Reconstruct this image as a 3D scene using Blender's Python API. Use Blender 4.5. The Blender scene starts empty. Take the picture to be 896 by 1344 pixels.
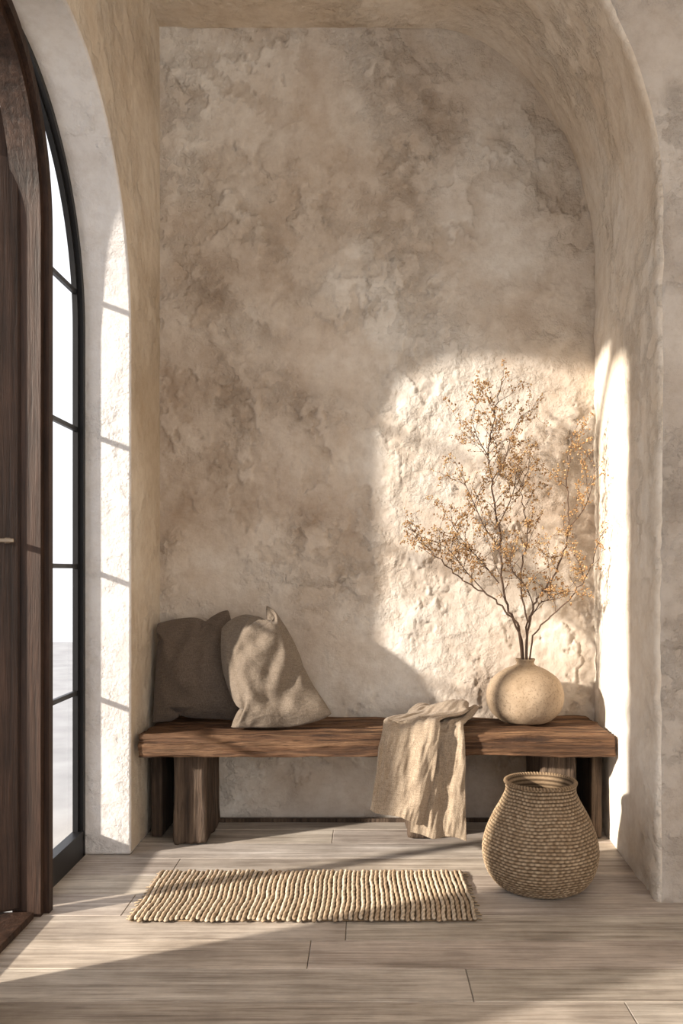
import bpy, bmesh, math, random
from mathutils import Vector, Matrix, noise
random.seed(7)
scene = bpy.context.scene
COL = scene.collection

# ------------------------------------------------------------------ helpers
def mesh_obj(name, verts, faces, mat=None, smooth=False, parent=None):
    me = bpy.data.meshes.new(name)
    me.from_pydata([tuple(v) for v in verts], [], faces)
    me.update()
    if smooth:
        for p in me.polygons: p.use_smooth = True
    ob = bpy.data.objects.new(name, me)
    COL.objects.link(ob)
    if mat: me.materials.append(mat)
    if parent: ob.parent = parent
    return ob

def box_data(x0,x1,y0,y1,z0,z1):
    v=[(x0,y0,z0),(x1,y0,z0),(x1,y1,z0),(x0,y1,z0),(x0,y0,z1),(x1,y0,z1),(x1,y1,z1),(x0,y1,z1)]
    f=[(0,3,2,1),(4,5,6,7),(0,1,5,4),(1,2,6,5),(2,3,7,6),(3,0,4,7)]
    return v,f

def box(name,x0,x1,y0,y1,z0,z1,mat,parent=None,bevel=0):
    v,f=box_data(x0,x1,y0,y1,z0,z1)
    ob=mesh_obj(name,v,f,mat,parent=parent)
    if bevel:
        m=ob.modifiers.new('bev','BEVEL'); m.width=bevel; m.segments=3
    return ob

def empty(name):
    e=bpy.data.objects.new(name,None); COL.objects.link(e); return e

def smooth01(a,b,x):
    t=max(0,min(1,(x-a)/(b-a))); return t*t*(3-2*t)

def new_mat(name):
    m=bpy.data.materials.new(name); m.use_nodes=True
    nt=m.node_tree
    for n in list(nt.nodes): nt.nodes.remove(n)
    out=nt.nodes.new('ShaderNodeOutputMaterial')
    b=nt.nodes.new('ShaderNodeBsdfPrincipled')
    nt.links.new(b.outputs[0],out.inputs[0])
    return m,nt,b

class NB:
    def __init__(s,nt): s.nt=nt
    def L(s,a,b): s.nt.links.new(a,b)
    def coord(s,kind='Object',scale=(1,1,1),rot=(0,0,0),loc=(0,0,0)):
        t=s.nt.nodes.new('ShaderNodeTexCoord'); m=s.nt.nodes.new('ShaderNodeMapping')
        m.inputs['Scale'].default_value=scale; m.inputs['Rotation'].default_value=rot; m.inputs['Location'].default_value=loc
        s.L(t.outputs[kind],m.inputs[0]); return m.outputs[0]
    def noise(s,vec,scale,detail=5,rough=.55,dist=0):
        n=s.nt.nodes.new('ShaderNodeTexNoise'); s.L(vec,n.inputs['Vector'])
        n.inputs['Scale'].default_value=scale; n.inputs['Detail'].default_value=detail
        n.inputs['Roughness'].default_value=rough; n.inputs['Distortion'].default_value=dist
        return n.outputs[0]
    def voronoi(s,vec,scale,feature='F1'):
        n=s.nt.nodes.new('ShaderNodeTexVoronoi'); s.L(vec,n.inputs['Vector'])
        n.inputs['Scale'].default_value=scale; n.feature=feature
        return n.outputs['Distance']
    def ramp(s,fac,stops):
        r=s.nt.nodes.new('ShaderNodeValToRGB'); s.L(fac,r.inputs[0])
        el=r.color_ramp.elements
        while len(el)<len(stops): el.new(0.5)
        for e,(p,c) in zip(el,stops):
            e.position=p
            e.color=(c,c,c,1) if isinstance(c,(int,float)) else (*c,1)
        return r.outputs[0]
    def math(s,op,a,b=None,c=None):
        n=s.nt.nodes.new('ShaderNodeMath'); n.operation=op
        for i,x in enumerate((a,b,c)):
            if x is None: continue
            if isinstance(x,(int,float)): n.inputs[i].default_value=x
            else: s.L(x,n.inputs[i])
        return n.outputs[0]
    def mix(s,fac,a,b,mode='MIX'):
        n=s.nt.nodes.new('ShaderNodeMix'); n.data_type='RGBA'; n.blend_type=mode
        if isinstance(fac,(int,float)): n.inputs[0].default_value=fac
        else: s.L(fac,n.inputs[0])
        for i,x in ((6,a),(7,b)):
            if isinstance(x,tuple): n.inputs[i].default_value=(*x,1)
            else: s.L(x,n.inputs[i])
        return n.outputs[2]
    def bump(s,h,dist,strength=1,normal=None):
        n=s.nt.nodes.new('ShaderNodeBump'); s.L(h,n.inputs['Height'])
        n.inputs['Distance'].default_value=dist; n.inputs['Strength'].default_value=strength
        if normal: s.L(normal,n.inputs['Normal'])
        return n.outputs[0]
    def attr(s,name):
        n=s.nt.nodes.new('ShaderNodeAttribute'); n.attribute_name=name; return n

def plaster(name, cdark, cmid, clight, flake=1.0, seed=0.0, lim=(.36,.49,.62), var=.5, attr=False):
    m,nt,b=new_mat(name); n=NB(nt)
    v=n.coord('Object',loc=(seed,seed*.7,seed*.3))
    big=n.noise(v,1.0,8,.64,.1)
    col=n.ramp(big,[(lim[0],cdark),(lim[1],cmid),(lim[2],clight)])
    med=n.noise(v,3.4,9,.68,.1)
    col=n.mix(var,col,n.ramp(med,[(.34,(.78,.70,.62)),(.48,(.95,.93,.91)),(.62,(1.06,1.06,1.06))]),'MULTIPLY')
    sm=n.noise(v,19,8,.72)
    col=n.mix(.50,col,n.ramp(sm,[(.34,(.82,.78,.74)),(.56,(1.03,1.03,1.03))]),'MULTIPLY')
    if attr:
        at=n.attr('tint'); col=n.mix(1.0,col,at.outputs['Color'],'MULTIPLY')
    region=n.ramp(n.noise(v,1.9,4,.6),[(.42,.12),(.60,1)])
    fl=n.noise(v,6.8,8,.62)
    fl_s=n.ramp(fl,[(.43,0),(.55,.9),(.66,1.0)])
    h=n.math('MULTIPLY',fl_s,region)
    h1=n.bump(h,.020*flake,.8)
    h2=n.bump(n.math('MULTIPLY',n.noise(v,27,7,.66),region),.013*flake,.8,h1)
    h3=n.bump(n.noise(v,80,5,.68),.0035,.75,h2)
    n.L(col,b.inputs['Base Color']); n.L(h3,b.inputs['Normal'])
    b.inputs['Roughness'].default_value=.92
    b.inputs['Specular IOR Level'].default_value=.12
    return m

def wood(name, cd, cm, cl, axis='X', scale=1.0, bump=.003, rough=.6, attr=None, gcon=.7, gsc=60, lo=.36):
    m,nt,b=new_mat(name); n=NB(nt)
    sc={'X':(1.2,16,16),'Y':(16,1.2,16),'Z':(16,16,1.2)}[axis]
    v=n.coord('Object',tuple(q*scale for q in sc))
    a=n.noise(v,1.6,8,.62,.6)
    sc2={'X':(2.4,gsc,gsc),'Y':(gsc,2.4,gsc),'Z':(gsc,gsc,2.4)}[axis]
    v2=n.coord('Object',tuple(q*scale for q in sc2))
    g=n.noise(v2,1.5,7,.72,.3)
    v3=n.coord('Object',(1,1,1)); blot=n.noise(v3,5,6,.65)
    col=n.ramp(a,[(.32,cd),(.5,cm),(.68,cl)])
    col=n.mix(gcon,col,n.ramp(g,[(.36,(lo,lo*.94,lo*.9)),(.55,(1.05,1.05,1.05))]),'MULTIPLY')
    col=n.mix(.6,col,n.ramp(blot,[(.33,(.6,.58,.56)),(.65,(1.15,1.15,1.15))]),'MULTIPLY')
    if attr:
        at=n.attr(attr); col=n.mix(1.0,col,at.outputs['Color'],'MULTIPLY')
    h1=n.bump(a,bump*1.8,.8); h2=n.bump(g,bump,.9,h1)
    n.L(col,b.inputs['Base Color']); n.L(h2,b.inputs['Normal'])
    b.inputs['Roughness'].default_value=rough
    b.inputs['Specular IOR Level'].default_value=.3
    return m

def fabric(name,c1,c2,cell=330,bump=.0016,wrinkle=0.0):
    m,nt,b=new_mat(name); n=NB(nt)
    o=n.coord('Object')
    w=n.voronoi(o,cell)
    th=n.noise(n.coord('Object',(420,420,60)),1,3,.6)
    th2=n.noise(n.coord('Object',(40,40,520)),1,3,.6)
    ww=n.math('ADD',n.math('MULTIPLY',th,.6),n.math('MULTIPLY',th2,.6))
    big=n.noise(o,9,5,.6)
    col=n.mix(n.ramp(ww,[(.42,0),(.72,1)]),c1,c2)
    col=n.mix(.6,col,n.ramp(w,[(.2,(1.12,1.12,1.12)),(.75,(.62,.58,.54))]),'MULTIPLY')
    col=n.mix(.5,col,n.ramp(big,[(.32,(.82,.80,.78)),(.66,(1.08,1.08,1.08))]),'MULTIPLY')
    h=None
    if wrinkle:
        wr=n.noise(n.coord('Object',(1,1,1.6),(.4,.5,.2)),9,4,.5,.9)
        h=n.bump(wr,wrinkle,.8)
        h=n.bump(n.noise(o,26,4,.55,.5),wrinkle*.3,.7,h)
    h=n.bump(ww,bump,.9,h)
    h=n.bump(w,bump*.8,.7,h)
    n.L(col,b.inputs['Base Color']); n.L(h,b.inputs['Normal'])
    b.inputs['Roughness'].default_value=.97; b.inputs['Specular IOR Level'].default_value=.08
    b.inputs['Sheen Weight'].default_value=.12
    return m

def simple(name,c,rough=.5,metal=0,nscale=30,var=.15):
    m,nt,b=new_mat(name); n=NB(nt)
    v=n.coord('Object'); a=n.noise(v,nscale,5,.6)
    lo=tuple(x*(1-var) for x in c); hi=tuple(x*(1+var) for x in c)
    n.L(n.ramp(a,[(.3,lo),(.7,hi)]),b.inputs['Base Color'])
    b.inputs['Roughness'].default_value=rough; b.inputs['Metallic'].default_value=metal
    return m

# ------------------------------------------------------------------ materials
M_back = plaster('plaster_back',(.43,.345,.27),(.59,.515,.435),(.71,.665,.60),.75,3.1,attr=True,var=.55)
M_side = plaster('plaster_niche',(.64,.545,.435),(.74,.66,.56),(.80,.745,.67),.8,8.3,var=.45)
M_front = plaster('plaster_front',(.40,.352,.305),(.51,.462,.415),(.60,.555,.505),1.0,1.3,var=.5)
M_left = plaster('plaster_left',(.54,.455,.35),(.655,.575,.47),(.73,.67,.575),.7,5.7,var=.5)
M_rev_skylit = plaster('plaster_reveal_skylit',(.70,.67,.645),(.75,.73,.71),(.79,.77,.75),.5,2.7,var=.15)  # opening faces: skylight brightness painted into a paler, cooler plaster colour
M_floor = wood('oak_floor',(.365,.315,.27),(.505,.445,.385),(.64,.58,.515),'X',.8,.0014,.55,'tint',.75,56,.50)
M_bench = wood('bench_wood',(.048,.022,.011),(.150,.075,.037),(.32,.185,.10),'X',1.0,.012,.65,None,.85,70,.25)
M_leg = wood('leg_wood',(.045,.030,.020),(.105,.07,.048),(.18,.128,.088),'Z',.9,.010,.7,None,.85,66,.3)
M_door = wood('door_wood',(.020,.010,.006),(.043,.022,.014),(.072,.038,.025),'Z',1.0,.003,.55)
M_black = simple('black_metal',(.012,.0115,.012),.45,.3)
M_iron = simple('iron',(.25,.2,.15),.4,.8)
M_thr = fabric('linen_throw',(.27,.21,.152),(.44,.362,.28),330,.0018)
M_pil1 = fabric('brown_cushion',(.098,.076,.060),(.168,.132,.105),380,.0012,.014)
M_pil2 = fabric('taupe_cushion',(.145,.117,.09),(.245,.20,.155),380,.0012,.014)
M_stone = simple('terrace_stone',(.36,.36,.36),.9,0,3)

mg,nt,b=new_mat('window_glass')
nt.nodes.remove(b)
tr=nt.nodes.new('ShaderNodeBsdfTransparent'); gl=nt.nodes.new('ShaderNodeBsdfGlossy')
gl.inputs['Roughness'].default_value=.03
mx=nt.nodes.new('ShaderNodeMixShader'); mx.inputs[0].default_value=.06
tr.inputs[0].default_value=(.84,.85,.89,1)
nt.links.new(tr.outputs[0],mx.inputs[1]); nt.links.new(gl.outputs[0],mx.inputs[2])
nt.links.new(mx.outputs[0],[x for x in nt.nodes if x.type=='OUTPUT_MATERIAL'][0].inputs[0])
M_glass=mg

m,nt,b=new_mat('vase_clay'); n=NB(nt)
v=n.coord('Object')
c=n.ramp(n.noise(v,6,8,.6,.2),[(.33,(.26,.19,.125)),(.5,(.34,.257,.178)),(.68,(.41,.32,.23))])
c=n.mix(n.ramp(n.noise(v,110,5,.7),[(.40,.5),(.47,0)]),c,(.16,.11,.07))
n.L(c,b.inputs['Base Color']); h=n.bump(n.noise(v,14,6,.7),.005,.6); n.L(n.bump(n.noise(v,60,6,.7),.003,.7,h),b.inputs['Normal'])
b.inputs['Roughness'].default_value=.85; b.inputs['Specular IOR Level'].default_value=.2
M_vase=m

def attr_mat(name,rough=.8):
    m,nt,b=new_mat(name); n=NB(nt)
    a=n.attr('tint'); v=n.coord('Object')
    col=n.mix(.6,a.outputs['Color'],n.ramp(n.noise(v,110,4,.7),[(.3,(.6,.57,.53)),(.7,(1.15,1.15,1.15))]),'MULTIPLY')
    n.L(col,b.inputs['Base Color'])
    n.L(n.bump(n.noise(v,260,3,.6),.0015,.7),b.inputs['Normal'])
    b.inputs['Roughness'].default_value=rough
    b.inputs['Specular IOR Level'].default_value=.2
    return m
M_basket=attr_mat('basket_seagrass'); M_rug=attr_mat('jute_cord',.95)
M_twig=simple('twig_bark',(.085,.05,.032),.85)
M_bud=attr_mat('dried_buds',.8)

def set_tint(me,cols):
    a=me.color_attributes.new('tint','FLOAT_COLOR','POINT')
    flat=[]
    for c in cols: flat.extend((c[0],c[1],c[2],1))
    a.data.foreach_set('color',flat)

# ------------------------------------------------------------------ room constants
LX=-.912; YB=3.885; YF=2.91; LOX=-1.13
CEIL=3.505

def build_floor():
    V=[];F=[];C=[]
    y=-1.5
    rng=random.Random(3)
    V+= [(-1.13,-1.5,-.03),(3.6,-1.5,-.03),(3.6,4.0,-.03),(-1.13,4.0,-.03)]; F.append((0,1,2,3)); C+=[(.15,.12,.1)]*4
    w=.187; g=.0009
    while y<3.98:
        x=-1.13-rng.random()*1.3
        while x<3.6:
            L=1.3+rng.random()*.7
            x0=max(x,-1.13)+g; x1=min(x+L,3.6)-g
            if x1>x0+.02:
                t=.82+rng.random()*.28; cc=(t*(1+rng.uniform(-.02,.03)),t,t*(1+rng.uniform(-.04,.03)))
                b0=len(V); e=.0018
                y0=y+g; y1=y+w-g
                V+=[(x0,y0,-.03),(x1,y0,-.03),(x1,y1,-.03),(x0,y1,-.03),
                    (x0,y0,-e),(x1,y0,-e),(x1,y1,-e),(x0,y1,-e),
                    (x0+e,y0+e,0),(x1-e,y0+e,0),(x1-e,y1-e,0),(x0+e,y1-e,0)]
                C+=[cc]*12
                for a in (0,4):
                    for i in range(4):
                        j=(i+1)%4; F.append((b0+a+i,b0+a+j,b0+a+4+j,b0+a+4+i))
                F.append((b0+8,b0+9,b0+10,b0+11))
            x+=L
        y+=w
    ob=mesh_obj('floor',V,F,M_floor); set_tint(ob.data,C); return ob
build_floor()

# back wall: real trowelled relief (torn, layered plaster)
def relief(x,z):
    p=Vector((x,z,0))
    reg=smooth01(-.14,.22,noise.fractal(p*1.35+Vector((4.2,1.7,3)),.9,2.1,3)*1.2)*.9
    for (cx,cz,r) in ((.20,.98,.20),(.14,1.62,.17),(-.85,1.65,.20),(.80,2.55,.22),(.28,2.0,.24),(-.45,2.75,.42),(-.75,2.2,.22),(0.0,2.35,.25)):
        reg=max(reg,math.exp(-((x-cx)**2+(z-cz)**2)/(r*r)))
    reg*=.35+.65*smooth01(-.25,.1,noise.noise(p*4.1+Vector((3,8,1))))
    f=noise.fractal(Vector((x*6.5,z*5.0,3)),.75,2.1,6)
    terr=smooth01(-.05,.05,f)
    f2=noise.fractal(p*22+Vector((9,3,5)),.75,2.1,3)
    h=.005*noise.noise(p*1.7)+reg*(.0095*terr+.0058*f2*(1.1-.6*terr))+.0011*f2
    low=reg*(1-terr)
    return h,low,f2
def back_wall():
    x0,x1,z0,z1=-1.13,1.20,0,3.62; step=.0062
    nx=int((x1-x0)/step); nz=int((z1-z0)/step); V=[];F=[];C=[]
    for j in range(nz+1):
        for i in range(nx+1):
            x=x0+(x1-x0)*i/nx; z=z0+(z1-z0)*j/nz
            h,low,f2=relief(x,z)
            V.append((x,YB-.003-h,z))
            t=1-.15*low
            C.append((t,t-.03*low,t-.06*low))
    for j in range(nz):
        for i in range(nx):
            a=j*(nx+1)+i; F.append((a,a+1,a+nx+2,a+nx+1))
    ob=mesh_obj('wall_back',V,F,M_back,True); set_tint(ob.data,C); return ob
back_wall()

# niche lining + front wall with the quarter arch
def niche():
    def profile(xr,z_sp,a,b,expo):
        P=[]
        for i in range(90): P.append((xr,z_sp*i/90))
        N=96
        for i in range(N+1):
            th=(math.pi/2)*i/N
            c=math.cos(th)**(2/expo); s=math.sin(th)**(2/expo)
            P.append((xr-a+a*c, z_sp+b*s))
        xs=xr-a
        for i in range(1,41): P.append((xs+(-1.0-xs)*i/40, z_sp+b))
        return P
    PB=profile(1.012,2.48,.69,CEIL-2.48,1.85)
    PF=profile(.967,2.34,1.05,CEIL-2.34,2.0)
    def normals(P):
        out=[]
        for i in range(len(P)):
            a=P[max(i-1,0)]; c=P[min(i+1,len(P)-1)]
            t=Vector((c[0]-a[0],c[1]-a[1])).normalized()
            out.append((t.y,-t.x))
        return out
    rings=[]
    NR=80
    y_front=YF+.030
    for k in range(NR+1):
        t=k/NR; y=YB+.03+(y_front-YB-.03)*t
        rings.append([(pb[0]+(pf[0]-pb[0])*t,y,pb[1]+(pf[1]-pb[1])*t) for pb,pf in zip(PB,PF)])
    nm=normals(PF)
    for ang in (22,45,68,90):
        a=math.radians(ang); r=.024
        off=r*(1-math.cos(a)); yy=YF+r-r*math.sin(a)
        rings.append([(p[0]+q[0]*off,yy,p[1]+q[1]*off) for p,q in zip(PF,nm)])
    nlin=len(rings)
    last=rings[-1]; n=len(PF); outer=[]
    for i,p in enumerate(last):
        if i<90: o=(3.6,YF,p[2])
        elif i<90+97:
            k=(i-90)/96
            if k<.5: o=(3.6,YF,PF[89][1]+(4.0-PF[89][1])*k*2)
            else: o=(3.6+(PF[186][0]-3.6)*(k-.5)*2,YF,4.0)
        else: o=(p[0],YF,4.0)
        outer.append(o)
    for t in (.005,.010,.015,.02,.026,.033,.04,.05,.065,.08,.16,.3,.6,1.0):
        rings.append([tuple(a[c]+(b[c]-a[c])*t for c in range(3)) for a,b in zip(last,outer)])
    V=[];F=[]
    for ri,ring in enumerate(rings):
        for (x,y,z) in ring:
            p=Vector((x,y,z))
            reg=smooth01(-.05,.25,noise.noise(p*2.1+Vector((5,5,5))))
            f=noise.fractal(p*7+Vector((2,2,2)),.8,2.1,4)
            d=noise.noise_vector(p*2.3)*.007+noise.noise_vector(p*9)*.0035*(.5+reg)+noise.noise_vector(p*26)*.0030*(.3+reg)
            d+=Vector((1,1,.3))*(.005*reg*smooth01(-.06,.06,f))
            if z<.001: d.z=0
            V.append((x+d.x,y+(d.y if ri>0 else 0),z+d.z))
    for k in range(len(rings)-1):
        for i in range(n-1):
            a=k*n+i; F.append((a,a+1,a+n+1,a+n))
    ob=mesh_obj('wall_niche',V,F,M_side,True)
    ob.data.materials.append(M_front)
    for p in ob.data.polygons:
        if p.index//(n-1)>=nlin-2: p.material_index=1
    return ob
niche()

# left wall with deep arched opening
def arch_outline(cy,a,zs,b,z0,N=72,expo=2.0):
    P=[(cy-a,z0),(cy+a,z0)]
    for i in range(N+1):
        th=math.pi*i/N; c=math.cos(th); s=math.sin(th)
        P.append((cy+a*math.copysign(abs(c)**(2/expo),c),zs+b*s**(2/expo)))
    return P
AC,AA,AZ,AB=2.67,.73,2.03,.80
W2C=.94
def left_wall():
    v,f=box_data(LOX,LX,-1.5,4.05,0,4.0)
    w=mesh_obj('wall_left',v,f,M_left)
    def cut(P,nm):
        n=len(P)
        V=[(LOX-.2,y,z) for y,z in P]+[(LX+.2,y,z) for y,z in P]
        F=[tuple(range(n)),tuple(range(2*n-1,n-1,-1))]+[(i,i+n,(i+1)%n+n,(i+1)%n) for i in range(n)]
        c=mesh_obj(nm,V,F)
        bm=bmesh.new(); bm.from_mesh(c.data); bmesh.ops.recalc_face_normals(bm,faces=bm.faces); bm.to_mesh(c.data); bm.free()
        return c
    c1=cut(arch_outline(AC,AA,AZ,AB,-.2),'cut1')
    c2=cut(arch_outline(W2C,.62,AZ,.55,-.2),'cut2')
    for c in (c1,c2):
        m=w.modifiers.new('b','BOOLEAN'); m.operation='DIFFERENCE'; m.solver='EXACT'; m.object=c
    dg=bpy.context.evaluated_depsgraph_get()
    me=bpy.data.meshes.new_from_object(w.evaluated_get(dg))
    w.modifiers.clear(); w.data=me
    me.materials.clear(); me.materials.append(M_left); me.materials.append(M_rev_skylit)
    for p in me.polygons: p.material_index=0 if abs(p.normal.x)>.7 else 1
    for c in (c1,c2): bpy.data.objects.remove(c)
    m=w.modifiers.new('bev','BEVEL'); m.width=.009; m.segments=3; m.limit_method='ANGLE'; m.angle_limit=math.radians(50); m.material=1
    for p in me.polygons: p.use_smooth=True
    m=w.modifiers.new('wn','WEIGHTED_NORMAL'); m.keep_sharp=False
left_wall()
box('wall_right',3.6,3.8,-1.5,3.0,0,4.0,M_side)
box('ceiling',-1.13,3.6,-1.5,YF+.1,4.0,4.15,M_side)
box('terrace_ground',-14,-1.14,-9,14,-.25,-.03,M_stone)

def arch_strip(P_out,P_in,x0,x1):
    n=len(P_out); V=[];F=[]
    for (a,b) in zip(P_out,P_in):
        V+=[(x0,a[0],a[1]),(x1,a[0],a[1]),(x1,b[0],b[1]),(x0,b[0],b[1])]
    for i in range(n-1):
        for k in range(4):
            F.append((i*4+k,i*4+(k+1)%4,(i+1)*4+(k+1)%4,(i+1)*4+k))
    F.append((0,1,2,3)); F.append((4*n-1,4*n-2,4*n-3,4*n-4))
    return V,F
def arch_path(cy,a,zs,b,z0=0,N=48):
    P=[(cy+a,z0+(zs-z0)*i/6) for i in range(6)]
    for i in range(N+1):
        th=math.pi*i/N; P.append((cy+a*math.cos(th),zs+b*math.sin(th)))
    P+=[(cy-a,zs-(zs-z0)*i/6) for i in range(1,7)]
    return P
def arch_z(y,cy,a,zs,b):
    k=1-((y-cy)/a)**2
    return zs+b*math.sqrt(max(k,0))

def window(name,cy,a,zs,b,bars,ymin,ymax,verts):
    e=empty(name)
    t=.026
    V,F=arch_strip(arch_path(cy,a-.001,zs,b-.001),arch_path(cy,a-t,zs,b-t),-1.128,-1.088)
    mesh_obj('outer_frame',V,F,M_black,parent=e)
    V,F=arch_strip(arch_path(cy,a-t,zs,b-t,.02),arch_path(cy,a-t-.012,zs,b-t-.012,.02),-1.125,-1.105)
    mesh_obj('inner_frame',V,F,M_black,parent=e)
    box('bottom_rail',-1.127,-1.088,ymin,ymax,0,.10,M_black,e)
    for i,z in enumerate(bars): box('bar_%d'%(i+1),-1.121,-1.107,ymin,ymax,z-.0085,z+.0085,M_black,e)
    for i,y in enumerate(verts): box('mullion_%d'%(i+1),-1.121,-1.107,y-.009,y+.009,.1,arch_z(y,cy,a-.03,zs,b-.03),M_black,e)
    V=[];F=[];N=24
    for i in range(N+1):
        y=ymin+(ymax-ymin)*i/N
        V+=[(-1.118,y,.08),(-1.118,y,arch_z(y,cy,a-.03,zs,b-.03))]
    for i in range(N): F.append((2*i,2*i+2,2*i+3,2*i+1))
    mesh_obj('glass',V,F,M_glass,parent=e)
    return e
window('window_1',AC,AA,AZ,AB,(.634,1.12,1.646,2.17),2.86,3.385,())
window('window_2',W2C,.62,AZ,.55,(.634,1.12,1.646),W2C-.61,W2C+.61,(W2C,))

def doors():
    fr=empty('door_frame')
    cy,a,zs,b=2.415,.41,2.20,.535
    V,F=arch_strip(arch_path(cy,a,zs,b),arch_path(cy,a-.036,zs,b-.036),-1.125,-1.035)
    mesh_obj('arched_jamb',V,F,M_door,parent=fr)
    V,F=arch_strip(arch_path(cy,a+.026,zs,b+.026),arch_path(cy,a-.008,zs,b-.008),-1.045,-1.018)
    mesh_obj('architrave',V,F,M_door,parent=fr)
    box('threshold',-1.30,-1.05,cy-a,cy+a-.05,0.0,.022,M_door,fr,.004)
    d=empty('door_1'); L=.37
    V=[];F=[];N=26
    def lz(t): return arch_z(cy+a-.046-t*.9,cy,a-.04,zs+.02,b-.04)+.10*max(0,1-t/.25)
    for i in range(N+1):
        t=L*i/N
        zt=lz(t)
        V+=[(0,t,.025),(0,t,zt),(.040,t,zt),(.040,t,.025)]
    for i in range(N):
        for k in range(4): F.append((i*4+k,i*4+(k+1)%4,i*4+4+(k+1)%4,i*4+4+k))
    F+=[(3,2,1,0),(4*N,4*N+1,4*N+2,4*N+3)]
    mesh_obj('panel',V,F,M_door,parent=d)
    k=0
    while k*.12+.12<L+.02:
        t0=k*.12+.004; t1=k*.12+.116
        box('board_%d'%(k+1),-.006,.046,t0,t1,.03,min(lz(t0),lz(t1))-.02,M_door,d,.003); k+=1
    d.location=(-1.10,2.785,0)
    ang=math.atan2(-.487,-1.0)-math.pi/2
    d.rotation_euler=(0,0,ang)
    box('handle',-.05,-.035,.02,.10,1.19,1.203,M_iron,d,.003)
    box('handle_post',-.045,.0,.03,.045,1.188,1.205,M_iron,d,.002)
    d2=empty('door_2')
    V=[];F=[];N=20;y0,y1=cy-a+.042,2.28
    for i in range(N+1):
        y=y0+(y1-y0)*i/N; zt=arch_z(y,cy,a-.045,zs,b-.045)
        V+=[(-1.11,y,.025),(-1.11,y,zt),(-1.06,y,zt),(-1.06,y,.025)]
    for i in range(N):
        for k in range(4): F.append((i*4+k,i*4+(k+1)%4,i*4+4+(k+1)%4,i*4+4+k))
    F+=[(3,2,1,0),(4*N,4*N+1,4*N+2,4*N+3)]
    mesh_obj('panel',V,F,M_door,parent=d2)
    for k in range(2):
        ya=y0+k*.116+.003; yb_=ya+.110
        zt=min(arch_z(ya,cy,a-.045,zs,b-.045),arch_z(min(yb_,y1),cy,a-.045,zs,b-.045))
        box('board_%d'%(k+1),-1.118,-1.052,ya,min(yb_,y1),.03,zt-.02,M_door,d2,.003)
doors()
# ------------------------------------------------------------------ bench
def rough_block(name,x0,x1,y0,y1,z0,z1,step,amp,mat,parent,seed=0,bev=.012,freq=6,stretch=(1,1,1),grain=0,gs=(1,1,1)):
    bm=bmesh.new()
    v,f=box_data(x0,x1,y0,y1,z0,z1)
    bv=[bm.verts.new(q) for q in v]
    for q in f: bm.faces.new([bv[i] for i in q])
    bmesh.ops.bevel(bm,geom=bm.edges[:],offset=bev,segments=2,profile=.6,affect='EDGES')
    st=step if isinstance(step,tuple) else (step,)*3
    for ax,(lo,hi) in enumerate(((x0,x1),(y0,y1),(z0,z1))):
        n=max(1,int((hi-lo)/st[ax]))
        for i in range(1,n):
            co=[0,0,0]; co[ax]=lo+(hi-lo)*i/n; no=[0,0,0]; no[ax]=1
            bmesh.ops.bisect_plane(bm,geom=bm.verts[:]+bm.edges[:]+bm.faces[:],plane_co=co,plane_no=no)
    for w in bm.verts:
        p=w.co.copy(); q=Vector((p.x*stretch[0],p.y*stretch[1],p.z*stretch[2]))*freq+Vector((seed,seed*2,seed*3))
        d=noise.noise_vector(q)*amp+noise.noise_vector(q*3.1)*amp*.45
        if grain:
            g=Vector((p.x*gs[0],p.y*gs[1],p.z*gs[2]))+Vector((seed,0,seed))
            d+=noise.noise_vector(g)*grain+noise.noise_vector(g*2.2)*grain*.6
        w.co+=d
    me=bpy.data.meshes.new(name); bm.to_mesh(me); bm.free()
    for p in me.polygons: p.use_smooth=True
    me.materials.append(mat)
    ob=bpy.data.objects.new(name,me); COL.objects.link(ob); ob.parent=parent
    return ob
bench=empty('wooden_bench')
rough_block('seat_slab',-.884,.972,3.42,3.854,.378,.460,(.010,.008,.005),.0070,M_bench,bench,1,.006,6,(.5,1,1.6),.0060,(6,70,95))
rough_block('leg_1',-.772,-.640,3.515,3.846,.004,.370,.011,.009,M_leg,bench,4,.012,7,(1,1,.4),.0055,(60,60,5))
rough_block('leg_2',.700,.840,3.515,3.846,.004,.370,.011,.009,M_leg,bench,9,.012,7,(1,1,.4),.0055,(60,60,5))
rough_block('leg_3',.17,.30,3.60,3.846,.004,.370,.02,.008,M_leg,bench,14,.014,6,(1,1,.4))
rough_block('end_board_1',-.888,-.842,3.62,3.848,.003,.374,.03,.003,M_leg,bench,19,.006)
rough_block('end_board_2',.925,.970,3.60,3.848,.003,.374,.03,.003,M_leg,bench,23,.006)
box('baseboard_back',-.90,.99,YB-.044,YB-.026,0.0,.016,M_leg)

# ------------------------------------------------------------------ lathe
def lathe(name,prof,cx,cy,cz,seg,mat,fn=None):
    V=[];F=[];n=len(prof)
    for k,(r,z) in enumerate(prof):
        for i in range(seg):
            a=2*math.pi*i/seg; rr=r
            if fn: rr=r+fn(k,i,a,r,z)
            V.append((rr*math.cos(a),rr*math.sin(a),z))
    for k in range(n-1):
        for i in range(seg):
            j=(i+1)%seg; F.append((k*seg+i,k*seg+j,(k+1)*seg+j,(k+1)*seg+i))
    F.append(tuple(range(seg-1,-1,-1)))
    ob=mesh_obj(name,V,F,mat,True); ob.location=(cx,cy,cz); return ob
def spline(pts,per=8):
    out=[]
    P=[pts[0]]+pts+[pts[-1]]
    for i in range(1,len(P)-2):
        for k in range(per):
            t=k/per
            q=[]
            for c in range(len(pts[0])):
                p0,p1,p2,p3=P[i-1][c],P[i][c],P[i+1][c],P[i+2][c]
                q.append(.5*((2*p1)+(-p0+p2)*t+(2*p0-5*p1+4*p2-p3)*t*t+(-p0+3*p1-3*p2+p3)*t**3))
            out.append(tuple(q))
    out.append(tuple(pts[-1])); return out
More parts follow.
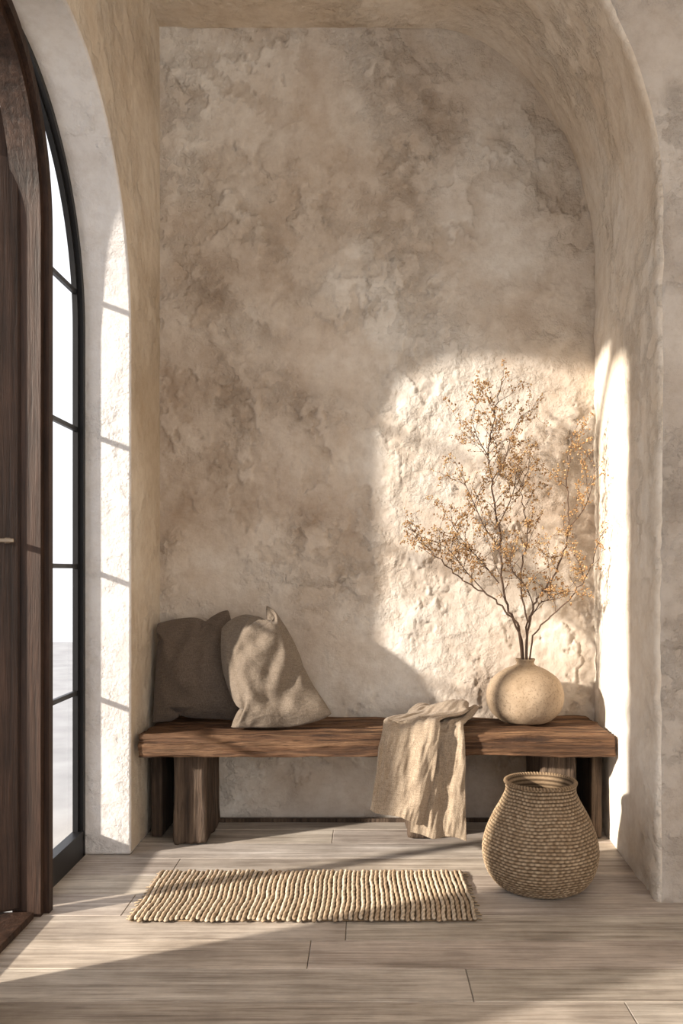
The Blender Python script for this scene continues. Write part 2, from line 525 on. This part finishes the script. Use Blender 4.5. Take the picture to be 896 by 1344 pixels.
vp=spline([(.080,0),(.108,.010),(.144,.045),(.161,.092),(.159,.135),(.136,.182),(.090,.218),(.048,.236),(.037,.248),(.042,.262),(.040,.265),(.033,.258),(.031,.235),(.05,.22),(.12,.18),(.14,.1),(.09,.02),(.01,.012)],7)
VX,VY,VZ=.669,3.685,.468
vase=lathe('clay_vase',vp,VX,VY,VZ,96,M_vase,lambda k,i,a,r,z: noise.noise(Vector((math.cos(a)*2,math.sin(a)*2,z*14)))*.003)

# ------------------------------------------------------------------ basket (woven)
def basket():
    prof=spline([(.120,.0),(.148,.010),(.182,.055),(.198,.118),(.190,.178),(.165,.240),(.137,.290),(.120,.325),(.117,.345),(.122,.362)],30)
    seg=480; rows=36
    V=[];F=[];C=[]
    base=Vector((.33,.235,.148)); dark=Vector((.058,.036,.020)); light=Vector((.53,.41,.28))
    arc=[0]
    for i in range(1,len(prof)):
        arc.append(arc[-1]+math.hypot(prof[i][0]-prof[i-1][0],prof[i][1]-prof[i-1][1]))
    T=arc[-1]; ncol=58
    n=len(prof)
    for k,(r,z) in enumerate(prof):
        for i in range(seg):
            a=2*math.pi*i/seg
            u=arc[k]/T*rows+.45*noise.noise(Vector((math.cos(a)*2,math.sin(a)*2,z*9))); row=math.floor(u); fr=u-row
            rb=math.sin(math.pi*fr)
            ph=(i/seg*ncol + .5*(row%2)+.25*noise.noise(Vector((row*1.7,i/seg*30,0))))%1.0
            cb=math.sin(math.pi*ph)
            d=.0055*(rb**.7)*(.45+.55*cb)
            q=rb**1.0*(.45+.55*cb)
            wob=noise.noise(Vector((math.cos(a)*1.5,math.sin(a)*1.5,z*5)))*.004
            V.append(((r+d+wob)*math.cos(a),(r+d+wob)*math.sin(a),z))
            rn=noise.noise(Vector((i/seg*ncol*1.3,row*3.1,0)))
            c=dark.lerp(base.lerp(light,max(0,min(1,.45+rn*1.3))),min(1,q*1.1))
            C.append(c)
    inner=[p for p in prof[::6]][::-1]
    rings=[(r-.007,max(z,.012)) for r,z in inner]+[(.001,.012)]
    rings[0]=(rings[0][0],.3625)
    for r,z in rings:
        for i in range(seg):
            a=2*math.pi*i/seg
            q=.5+.5*math.sin(z*400)
            V.append((r*math.cos(a),r*math.sin(a),z)); C.append(dark.lerp(base,q))
    tot=n+len(rings)
    for k in range(tot-1):
        for i in range(seg):
            j=(i+1)%seg; F.append((k*seg+i,k*seg+j,(k+1)*seg+j,(k+1)*seg+i))
    F.append(tuple(range(seg-1,-1,-1)))
    b0=len(V); S=360; R=10
    for i in range(S):
        a=2*math.pi*i/S
        for k in range(R):
            p=2*math.pi*k/R
            rr=.0062*(1+.2*math.sin(a*70+p*1.0))
            V.append(((.1205+rr*math.cos(p))*math.cos(a),(.1205+rr*math.cos(p))*math.sin(a),.362+rr*math.sin(p)))
            C.append(dark.lerp(base,.6+.4*math.sin(a*70+p)))
    for i in range(S):
        for k in range(R):
            F.append((b0+i*R+k,b0+((i+1)%S)*R+k,b0+((i+1)%S)*R+(k+1)%R,b0+i*R+(k+1)%R))
    ob=mesh_obj('woven_basket',V,F,M_basket,True); set_tint(ob.data,C)
    ob.location=(.611,3.07,.002); ob.rotation_euler=(0,0,.3)
basket()

# ------------------------------------------------------------------ jute rug
def rug():
    rng=random.Random(5)
    V=[];F=[];C=[]
    x0,x1,y0,y1=-.745,.352,2.745,3.195
    n=68; pitch=(x1-x0)/n
    def tube(path,rad,R,col,twist):
        b0=len(V); m=len(path)
        for k,p in enumerate(path):
            q=path[min(k+1,m-1)]-path[max(k-1,0)]; q.normalize()
            side=q.cross(Vector((0,0,1))); side.normalize(); up=side.cross(q)
            for j in range(R):
                a=2*math.pi*j/R
                rr=rad*(1+.16*math.sin(2*a+twist*k))
                if k in (0,m-1): rr*=.45
                V.append(p+side*math.cos(a)*rr+up*math.sin(a)*rr*.8)
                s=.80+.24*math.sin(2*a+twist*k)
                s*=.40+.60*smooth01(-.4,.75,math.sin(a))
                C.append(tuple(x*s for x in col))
        for k in range(m-1):
            for j in range(R):
                F.append((b0+k*R+j,b0+k*R+(j+1)%R,b0+(k+1)*R+(j+1)%R,b0+(k+1)*R+j))
        F.append(tuple(b0+j for j in range(R))[::-1]); F.append(tuple(b0+(m-1)*R+j for j in range(R)))
    for i in range(n):
        x=x0+pitch*(i+.5)
        e0=rng.uniform(-.016,.006); e1=rng.uniform(-.006,.012)
        M=60
        path=[]
        for k in range(M+1):
            t=k/M; y=(y0+e0)+(y1+e1-y0-e0)*t
            xx=x+.003*noise.noise(Vector((i*3.7,y*16,0)))+.008*noise.noise(Vector((x*2,y*6,4)))
            z=.0085+.0025*noise.noise(Vector((x*30,y*22,8)))
            path.append(Vector((xx,y,z)))
        b=rng.uniform(.80,1.12)
        col=(.57*b,.43*b,.295*b) if i%2==0 else (.80*b,.67*b,.515*b)
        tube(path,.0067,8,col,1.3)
    for y in [y0+.012+j*(y1-y0-.024)/9 for j in range(10)]:
        path=[Vector((x0+(x1-x0)*k/260,y+.002*math.sin(k*.9),.006+.005*math.sin(k*math.pi*n/260*1.0)))for k in range(261)]
        tube(path,.0018,5,(.30,.2,.11),.5)
    for side,xe in ((-1,x0),(1,x1)):
        for j in range(16):
            y=y0+.02+(y1-y0-.04)*j/15+rng.uniform(-.006,.006)
            L=rng.uniform(.008,.022)
            path=[Vector((xe+side*L*k/4,y+rng.uniform(-.002,.002),.006-.0008*k)) for k in range(5)]
            tube(path,.0032,5,(.6,.47,.32),1)
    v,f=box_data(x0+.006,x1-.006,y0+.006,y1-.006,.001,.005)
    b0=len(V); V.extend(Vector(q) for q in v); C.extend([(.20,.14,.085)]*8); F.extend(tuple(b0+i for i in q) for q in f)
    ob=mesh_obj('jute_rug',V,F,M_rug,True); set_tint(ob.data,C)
rug()

# ------------------------------------------------------------------ cushions (inflated cloth)
def cushion(name,w,h,mat,deform,seed,press=2.8,bow=.085):
    N=44; V=[];F=[];idx={}
    def key(i,j,s):
        if i in(0,N) or j in(0,N): s=0
        return (i,j,s)
    for s in (0,1):
        for j in range(N+1):
            for i in range(N+1):
                k=key(i,j,s)
                if k in idx: continue
                a=2*i/N-1; b_=2*j/N-1
                rc=1-.02*(abs(a)*abs(b_))**5
                x=a*(1+bow*(1-b_*b_))*w*.5*rc
                y=b_*(1+bow*(1-a*a))*h*.5*rc
                z=0 if (i in(0,N) or j in(0,N)) else (.004 if s else -.004)
                if z: z+=noise.noise(Vector((x*14+seed,y*14,s*5+seed)))*.008
                idx[k]=len(V); V.append((x,y,z))
    for s in (0,1):
        for j in range(N):
            for i in range(N):
                q=[idx[key(i,j,s)],idx[key(i+1,j,s)],idx[key(i+1,j+1,s)],idx[key(i,j+1,s)]]
                if s==0: q=q[::-1]
                F.append(tuple(q))
    ob=mesh_obj(name,V,F,mat,True)
    try:
        m=ob.modifiers.new('Cloth','CLOTH'); cs=m.settings
        cs.quality=7; cs.mass=.25
        cs.use_pressure=True; cs.uniform_pressure_force=press
        cs.tension_stiffness=30; cs.compression_stiffness=30; cs.shear_stiffness=20; cs.bending_stiffness=.05
        cs.tension_damping=15; cs.compression_damping=15; cs.air_damping=4
        cs.effector_weights.gravity=0
        m.point_cache.frame_start=1; m.point_cache.frame_end=50
        for fno in range(1,42): scene.frame_set(fno)
        dg=bpy.context.evaluated_depsgraph_get()
        me=bpy.data.meshes.new_from_object(ob.evaluated_get(dg))
        xs=[v.co.x for v in me.vertices]; ys=[v.co.y for v in me.vertices]; zs=[v.co.z for v in me.vertices]
        print('cushion',name,'dims',max(xs)-min(xs),max(ys)-min(ys),max(zs)-min(zs))
        sx=w/(max(xs)-min(xs)); sy=h/(max(ys)-min(ys))
        for v in me.vertices: v.co.x*=sx; v.co.y*=sy
        ob.modifiers.clear(); ob.data=me
    except Exception as ex:
        print('cloth failed',ex)
    me=ob.data
    for v in me.vertices: v.co=deform(v.co.copy())
    for p in me.polygons: p.use_smooth=True
    s=ob.modifiers.new('ss','SUBSURF'); s.levels=2; s.render_levels=2
    scene.frame_set(1)
    return ob
def mk_deform(w,h,taper,base,top,face_deg,thick,crease,seed,folds,sag=.0,slant=0):
    base=Vector(base); top=Vector(top)
    up=(top-base); H=up.length; up.normalize()
    wdir=Vector((math.cos(math.radians(face_deg)),math.sin(math.radians(face_deg)),0))
    wdir=(wdir-up*wdir.dot(up)).normalized()
    nd=wdir.cross(up).normalized()
    def d(c):
        v=max(0,min(1,c.y/h+.5)); u=c.x/w
        tx=1+(taper-1)*v
        z=c.z*thick*(1.25-.60*v)
        env=max(0,1-(2*abs(u))**4)*max(0,1-(2*abs(v-.5))**4)
        sgn=1 if c.z>=0 else -1
        z+=crease*noise.noise(Vector((u*2.4+seed,v*3.0,seed)))*.6
        z+=env*crease*.5*noise.noise(Vector((u*6+v*4+seed,v*5-u*3,seed+3)))
        for (cu,cv,ang,wd,ln,am) in folds:
            dist=(u-cu)*math.sin(ang)-(v-cv)*math.cos(ang)
            along=(u-cu)*math.cos(ang)+(v-cv)*math.sin(ang)
            dist+=.04*math.sin(along*7+seed)
            g=math.exp(-(dist/wd)**2)-.4*math.exp(-((dist-wd*1.9)/wd)**2)
            z-=sgn*env*am*g*math.exp(-(along/ln)**2)
        x=c.x*tx*(1+.05*math.sin(v*7+seed))+ .02*math.sin(v*5+seed)*w
        y=v*H + .014*math.sin(u*5+seed)-sag*math.exp(-(u/.25)**2)*v+slant*u*v
        return base+up*y+wdir*x+nd*z
    return d
FB=[(.10,.55,1.1,.06,.3,.014),(-.22,.35,2.2,.07,.3,.013),(.0,.20,.15,.07,.35,.012),(-.1,.75,.7,.06,.25,.012)]
FF=[(-.05,.66,.55,.06,.35,.020),(.15,.45,1.0,.055,.32,.018),(-.22,.38,2.0,.055,.3,.016),(.05,.20,.1,.06,.4,.016),(.25,.28,.8,.05,.25,.013)]
dB=mk_deform(.40,.42,.90,(-.712,3.680,.455),(-.745,3.780,.925),4,.85,.018,1.0,FB,.01)
c1=cushion('brown_cushion',.40,.42,M_pil1,dB,1.3)
dF=mk_deform(.43,.46,.66,(-.335,3.535,.455),(-.500,3.68,.925),-8,.92,.026,2.6,FF,-.01,.05)
c2=cushion('taupe_cushion',.43,.46,M_pil2,dF,4.1)
for c in (c1,c2):
    for v in c.data.vertices:
        if v.co.z<.471: v.co.z=.471+ (v.co.z-.471)*.06
        if v.co.y>3.838: v.co.y=3.838+(v.co.y-3.838)*.05
        if v.co.x<-.890: v.co.x=-.890+(v.co.x+.890)*.05

# ------------------------------------------------------------------ linen throw
def lerp_key(keys,t):
    for (a,va),(b,vb) in zip(keys,keys[1:]):
        if t<=b:
            k=(t-a)/(b-a); k=k*k*(3-2*k)
            return tuple(p+(q-p)*k for p,q in zip(va,vb))
    return keys[-1][1]
def throw():
    e=empty('linen_throw')
    YE=3.398; ZT=.471; RR=.018
    def layer(name,xl_xr,hem,Yback,off,seed,nf,amp,NU=80,NV=150):
        V=[];F=[]
        for j in range(NV+1):
            for i in range(NU+1):
                u=i/NU
                hz=hem[0]+(hem[1]-hem[0])*u+.006*math.sin(u*9+seed)
                top_len=Yback-(YE+RR); arc=RR*math.pi/2; fall=(ZT-RR)-hz
                tot=top_len+arc+fall; s=tot*j/NV
                if s<top_len:
                    p=Vector((0,Yback-s,ZT)); nrm=Vector((0,0,1)); g2=s/top_len*.45
                elif s<top_len+arc:
                    a=(s-top_len)/RR; p=Vector((0,YE+RR-RR*math.sin(a),ZT-RR+RR*math.cos(a))); nrm=Vector((0,-math.sin(a),math.cos(a))); g2=.45+.05*(s-top_len)/arc
                else:
                    dd=s-top_len-arc; p=Vector((0,YE,ZT-RR-dd)); nrm=Vector((0,-1,0)); g2=.5+.5*dd/.39
                xl,xr=lerp_key(xl_xr,g2)
                x=xl+(xr-xl)*u
                fold=math.sin(u*nf*math.pi*2+seed+1.1*math.sin(g2*4+seed))
                fold2=noise.noise(Vector((u*4,g2*5,seed)))
                A=amp*(.6+.9*(g2-.5) if g2>.5 else .6+1.6*(.5-g2))
                o=off+A*(fold*.5+.5)+.014*(fold2+.5)+.007*noise.noise(Vector((u*8,g2*9,seed+4)))+.004*noise.noise(Vector((u*16+g2*8,g2*14,seed+4)))
                if g2<.42: o+=.022*math.exp(-((g2-.08)/.09)**2)+.014*math.exp(-((u-.5)/.3)**2)
                if g2>.5: o+=.010*(g2-.5)
                o-=.004*math.exp(-(min(u,1-u)/.05)**2)
                p=p+nrm*max(o,.005); p.x=x+.008*noise.noise(Vector((g2*6,seed,0)))+ .004*fold
                V.append(p)
        for j in range(NV):
            for i in range(NU):
                a=j*(NU+1)+i; F.append((a,a+1,a+NU+2,a+NU+1))
        ob=mesh_obj(name,V,F,M_thr,True,e)
        m=ob.modifiers.new('sol','SOLIDIFY'); m.thickness=.007; m.offset=1
        m=ob.modifiers.new('ss','SUBSURF'); m.levels=1; m.render_levels=1
    layer('under_fold',[(0,(.37,.485)),(.45,(.21,.375)),(.55,(.20,.382)),(1,(.17,.388))],(.088,.062),3.80,.005,1.0,1.0,.014)
    layer('upper_fold',[(0,(.25,.44)),(.2,(.17,.42)),(.45,(.065,.285)),(.55,(.045,.27)),(1,(.008,.235))],(.185,.125),3.76,.028,3.4,1.0,.024)
throw()

# ------------------------------------------------------------------ dried branches
def branches():
    rng=random.Random(21)
    V=[];F=[];BV=[];BF=[];BC=[]
    def clampp(p):
        p.x=min(p.x,.970); p.y=min(p.y,3.840); return p
    def tube(path,r0,r1,R=6):
        b0=len(V); m=len(path)
        for k,p in enumerate(path):
            q=path[min(k+1,m-1)]-path[max(k-1,0)]
            if q.length<1e-6: q=Vector((0,0,1))
            q.normalize()
            s=q.cross(Vector((0,1,.1))).normalized(); up=s.cross(q)
            r=r0+(r1-r0)*k/(m-1)
            for j in range(R):
                a=2*math.pi*j/R; V.append(p+(s*math.cos(a)+up*math.sin(a))*r)
        for k in range(m-1):
            for j in range(R):
                F.append((b0+k*R+j,b0+k*R+(j+1)%R,b0+(k+1)*R+(j+1)%R,b0+(k+1)*R+j))
        F.append(tuple(b0+(m-1)*R+j for j in range(R)))
    PHI=(1+5**.5)/2
    ico=[Vector(v).normalized() for v in [(-1,PHI,0),(1,PHI,0),(-1,-PHI,0),(1,-PHI,0),(0,-1,PHI),(0,1,PHI),(0,-1,-PHI),(0,1,-PHI),(PHI,0,-1),(PHI,0,1),(-PHI,0,-1),(-PHI,0,1)]]
    icf=[(0,11,5),(0,5,1),(0,1,7),(0,7,10),(0,10,11),(1,5,9),(5,11,4),(11,10,2),(10,7,6),(7,1,8),(3,9,4),(3,4,2),(3,2,6),(3,6,8),(3,8,9),(4,9,5),(2,4,11),(6,2,10),(8,6,7),(9,8,1)]
    def bud(p,r):
        if p.x>.985: return
        p=clampp(p.copy())
        b0=len(BV); rot=Matrix.Rotation(rng.random()*6,3,Vector((rng.random(),rng.random(),rng.random()+.1)).normalized())
        sc=Vector((1,.7,rng.uniform(.8,1.5)))
        c=rng.choice([(.37,.21,.095),(.44,.27,.125),(.28,.155,.07),(.52,.36,.19)])
        for v in ico:
            w=Vector((v.x*sc.x,v.y*sc.y,v.z*sc.z))*r; BV.append(p+rot@w); BC.append(c)
        for f in icf: BF.append(tuple(b0+i for i in f))
    def rv(s): return Vector((rng.uniform(-s,s),rng.uniform(-s,s),rng.uniform(-s,s)))
    def twig(p,d,L,r,lvl):
        n=max(4,int(L/.016)); path=[p.copy()]; q=p.copy(); d=d.normalized()
        bend=rv(.14)
        for k in range(n):
            d=(d+rv(.26)+bend*.3+Vector((0,0,.04))).normalized()
            q=q+d*(L/n)
            if q.x>.970 or q.y>3.840: break
            path.append(q.copy())
        if len(path)<3: return
        tube(path,r,r*.45,5 if lvl else 6)
        for k in range(1,len(path)):
            if lvl<2 and rng.random()<(.46 if lvl==0 else .28):
                dd=(path[k]-path[k-1]).normalized()
                twig(path[k],dd+rv(.95),L*rng.uniform(.28,.55),r*.6,lvl+1)
            if rng.random()<(.70 if lvl else .40):
                for _ in range(rng.choice((1,1,2))):
                    bud(path[k]+rv(.010),rng.uniform(.0023,.0044))
        bud(path[-1],.004)
    def main(pts,ydev,r0,r1,dens=1.0,start=.28,Lm=1):
        P=[]
        for k,(x,z) in enumerate(pts):
            t=k/(len(pts)-1); P.append((x,VY+ydev*t,z))
        S=[Vector(q)+ (rv(.006) if i>6 else Vector((0,0,0))) for i,q in enumerate(spline(P,7))]
        S=[clampp(s) for s in S]
        tube(S,r0,r1,8)
        m=len(S)
        for k in range(2,m):
            t=k/(m-1)
            if t<start: continue
            if rng.random()<.60*dens:
                dd=(S[k]-S[k-1]).normalized()
                side=1 if rng.random()<.5 else -1
                sd=dd*.9+Vector((side*rng.uniform(.4,1.0),rng.uniform(-.7,.5),rng.uniform(-.1,.5)))
                twig(S[k],sd,Lm*rng.uniform(.08,.20)*(1.15-.45*t),max(r1*.85,.0012),0)
            if t>.5 and rng.random()<.5: bud(S[k]+rv(.006),.0035)
        twig(S[-1],(S[-1]-S[-3]),.07,r1,1)
    main([(.664,.62),(.650,.84),(.585,.98),(.565,1.24),(.53,1.48),(.515,1.62),(.545,1.77),(.575,1.92)],.02,.0062,.0015,.95)
    main([(.660,.62),(.640,.84),(.555,.97),(.44,1.04),(.34,1.12),(.27,1.18),(.215,1.25)],-.06,.0050,.0013,.9,.42)
    main([(.674,.62),(.68,.88),(.725,1.0),(.80,1.12),(.84,1.28),(.83,1.48),(.85,1.64)],-.08,.0056,.0014,.85,.3,.95)
    main([(.668,.62),(.680,.86),(.655,1.08),(.69,1.26),(.665,1.42),(.70,1.56)],.08,.0048,.0013,.8,.38)
    main([(.680,.62),(.70,.83),(.78,.93),(.87,1.03),(.92,1.14),(.945,1.25)],-.16,.0042,.0013,.8,.4,.85)
    main([(.672,.62),(.675,.84),(.72,.95),(.79,1.0),(.86,1.02)],-.03,.0035,.0012,.7,.4)
    def fork(pts,y0,ydev,r0,dens=.7):
        P=[(x,VY+y0+ydev*k/(len(pts)-1),z) for k,(x,z) in enumerate(pts)]
        S=[clampp(Vector(q)) for q in spline(P,6)]
        tube(S,r0,.0012,6)
        for k in range(3,len(S)):
            if rng.random()<dens:
                dd=(S[k]-S[k-1]).normalized(); side=rng.choice((-1,1))
                twig(S[k],dd+Vector((side*rng.uniform(.4,1),rng.uniform(-.6,.5),rng.uniform(0,.5))),rng.uniform(.07,.16),.0012,0)
    fork([(.565,1.20),(.50,1.28),(.45,1.38),(.41,1.46)],.01,-.08,.003,.8)
    fork([(.53,1.48),(.59,1.58),(.62,1.68),(.66,1.76)],.01,.05,.0028)
    fork([(.52,1.58),(.47,1.66),(.44,1.74)],.015,-.04,.0024)
    fork([(.84,1.28),(.90,1.36),(.93,1.46),(.935,1.54)],-.05,-.06,.0026,.6)
    fork([(.56,1.05),(.49,1.14),(.42,1.22),(.37,1.30)],.0,.06,.0028,.8)
    fork([(.56,1.30),(.61,1.42),(.62,1.52)],.0,-.08,.0026,.8)
    fork([(.50,1.01),(.42,1.10),(.36,1.18),(.29,1.23)],-.03,.05,.0026,.6)
    fork([(.70,.96),(.66,1.04),(.60,1.10),(.585,1.18)],-.02,-.12,.0024,.7)
    e=empty('dried_branches')
    mesh_obj('stems',V,F,M_twig,True,e)
    ob=mesh_obj('buds',BV,BF,M_bud,True,e); set_tint(ob.data,BC)
    print('buds',len(BV)//12)
branches()

# ------------------------------------------------------------------ light
sun=bpy.data.lights.new('sun','SUN'); sun.energy=7.6; sun.angle=math.radians(2.2); sun.color=(1,.895,.755)
so=bpy.data.objects.new('sun',sun); COL.objects.link(so)
d=Vector((1,.487,-.365)).normalized()
so.rotation_euler=d.to_track_quat('-Z','Y').to_euler(); so.location=(-6,-2,4)
w=bpy.data.worlds.new('world'); scene.world=w; w.use_nodes=True
bg=w.node_tree.nodes['Background']; bg.inputs[0].default_value=(.965,.955,.965,1); bg.inputs[1].default_value=1.18

cam=bpy.data.cameras.new('camera'); co=bpy.data.objects.new('camera',cam); COL.objects.link(co)
co.location=(0,0,1.1); co.rotation_euler=(math.radians(90),0,0)
cam.sensor_width=36; cam.lens=36*1150/1344
cam.shift_x=-32/1344; cam.shift_y=78/1344
cam.clip_start=.05
scene.camera=co
scene.view_settings.view_transform='Standard'
scene.view_settings.look='None'
scene.view_settings.exposure=.5
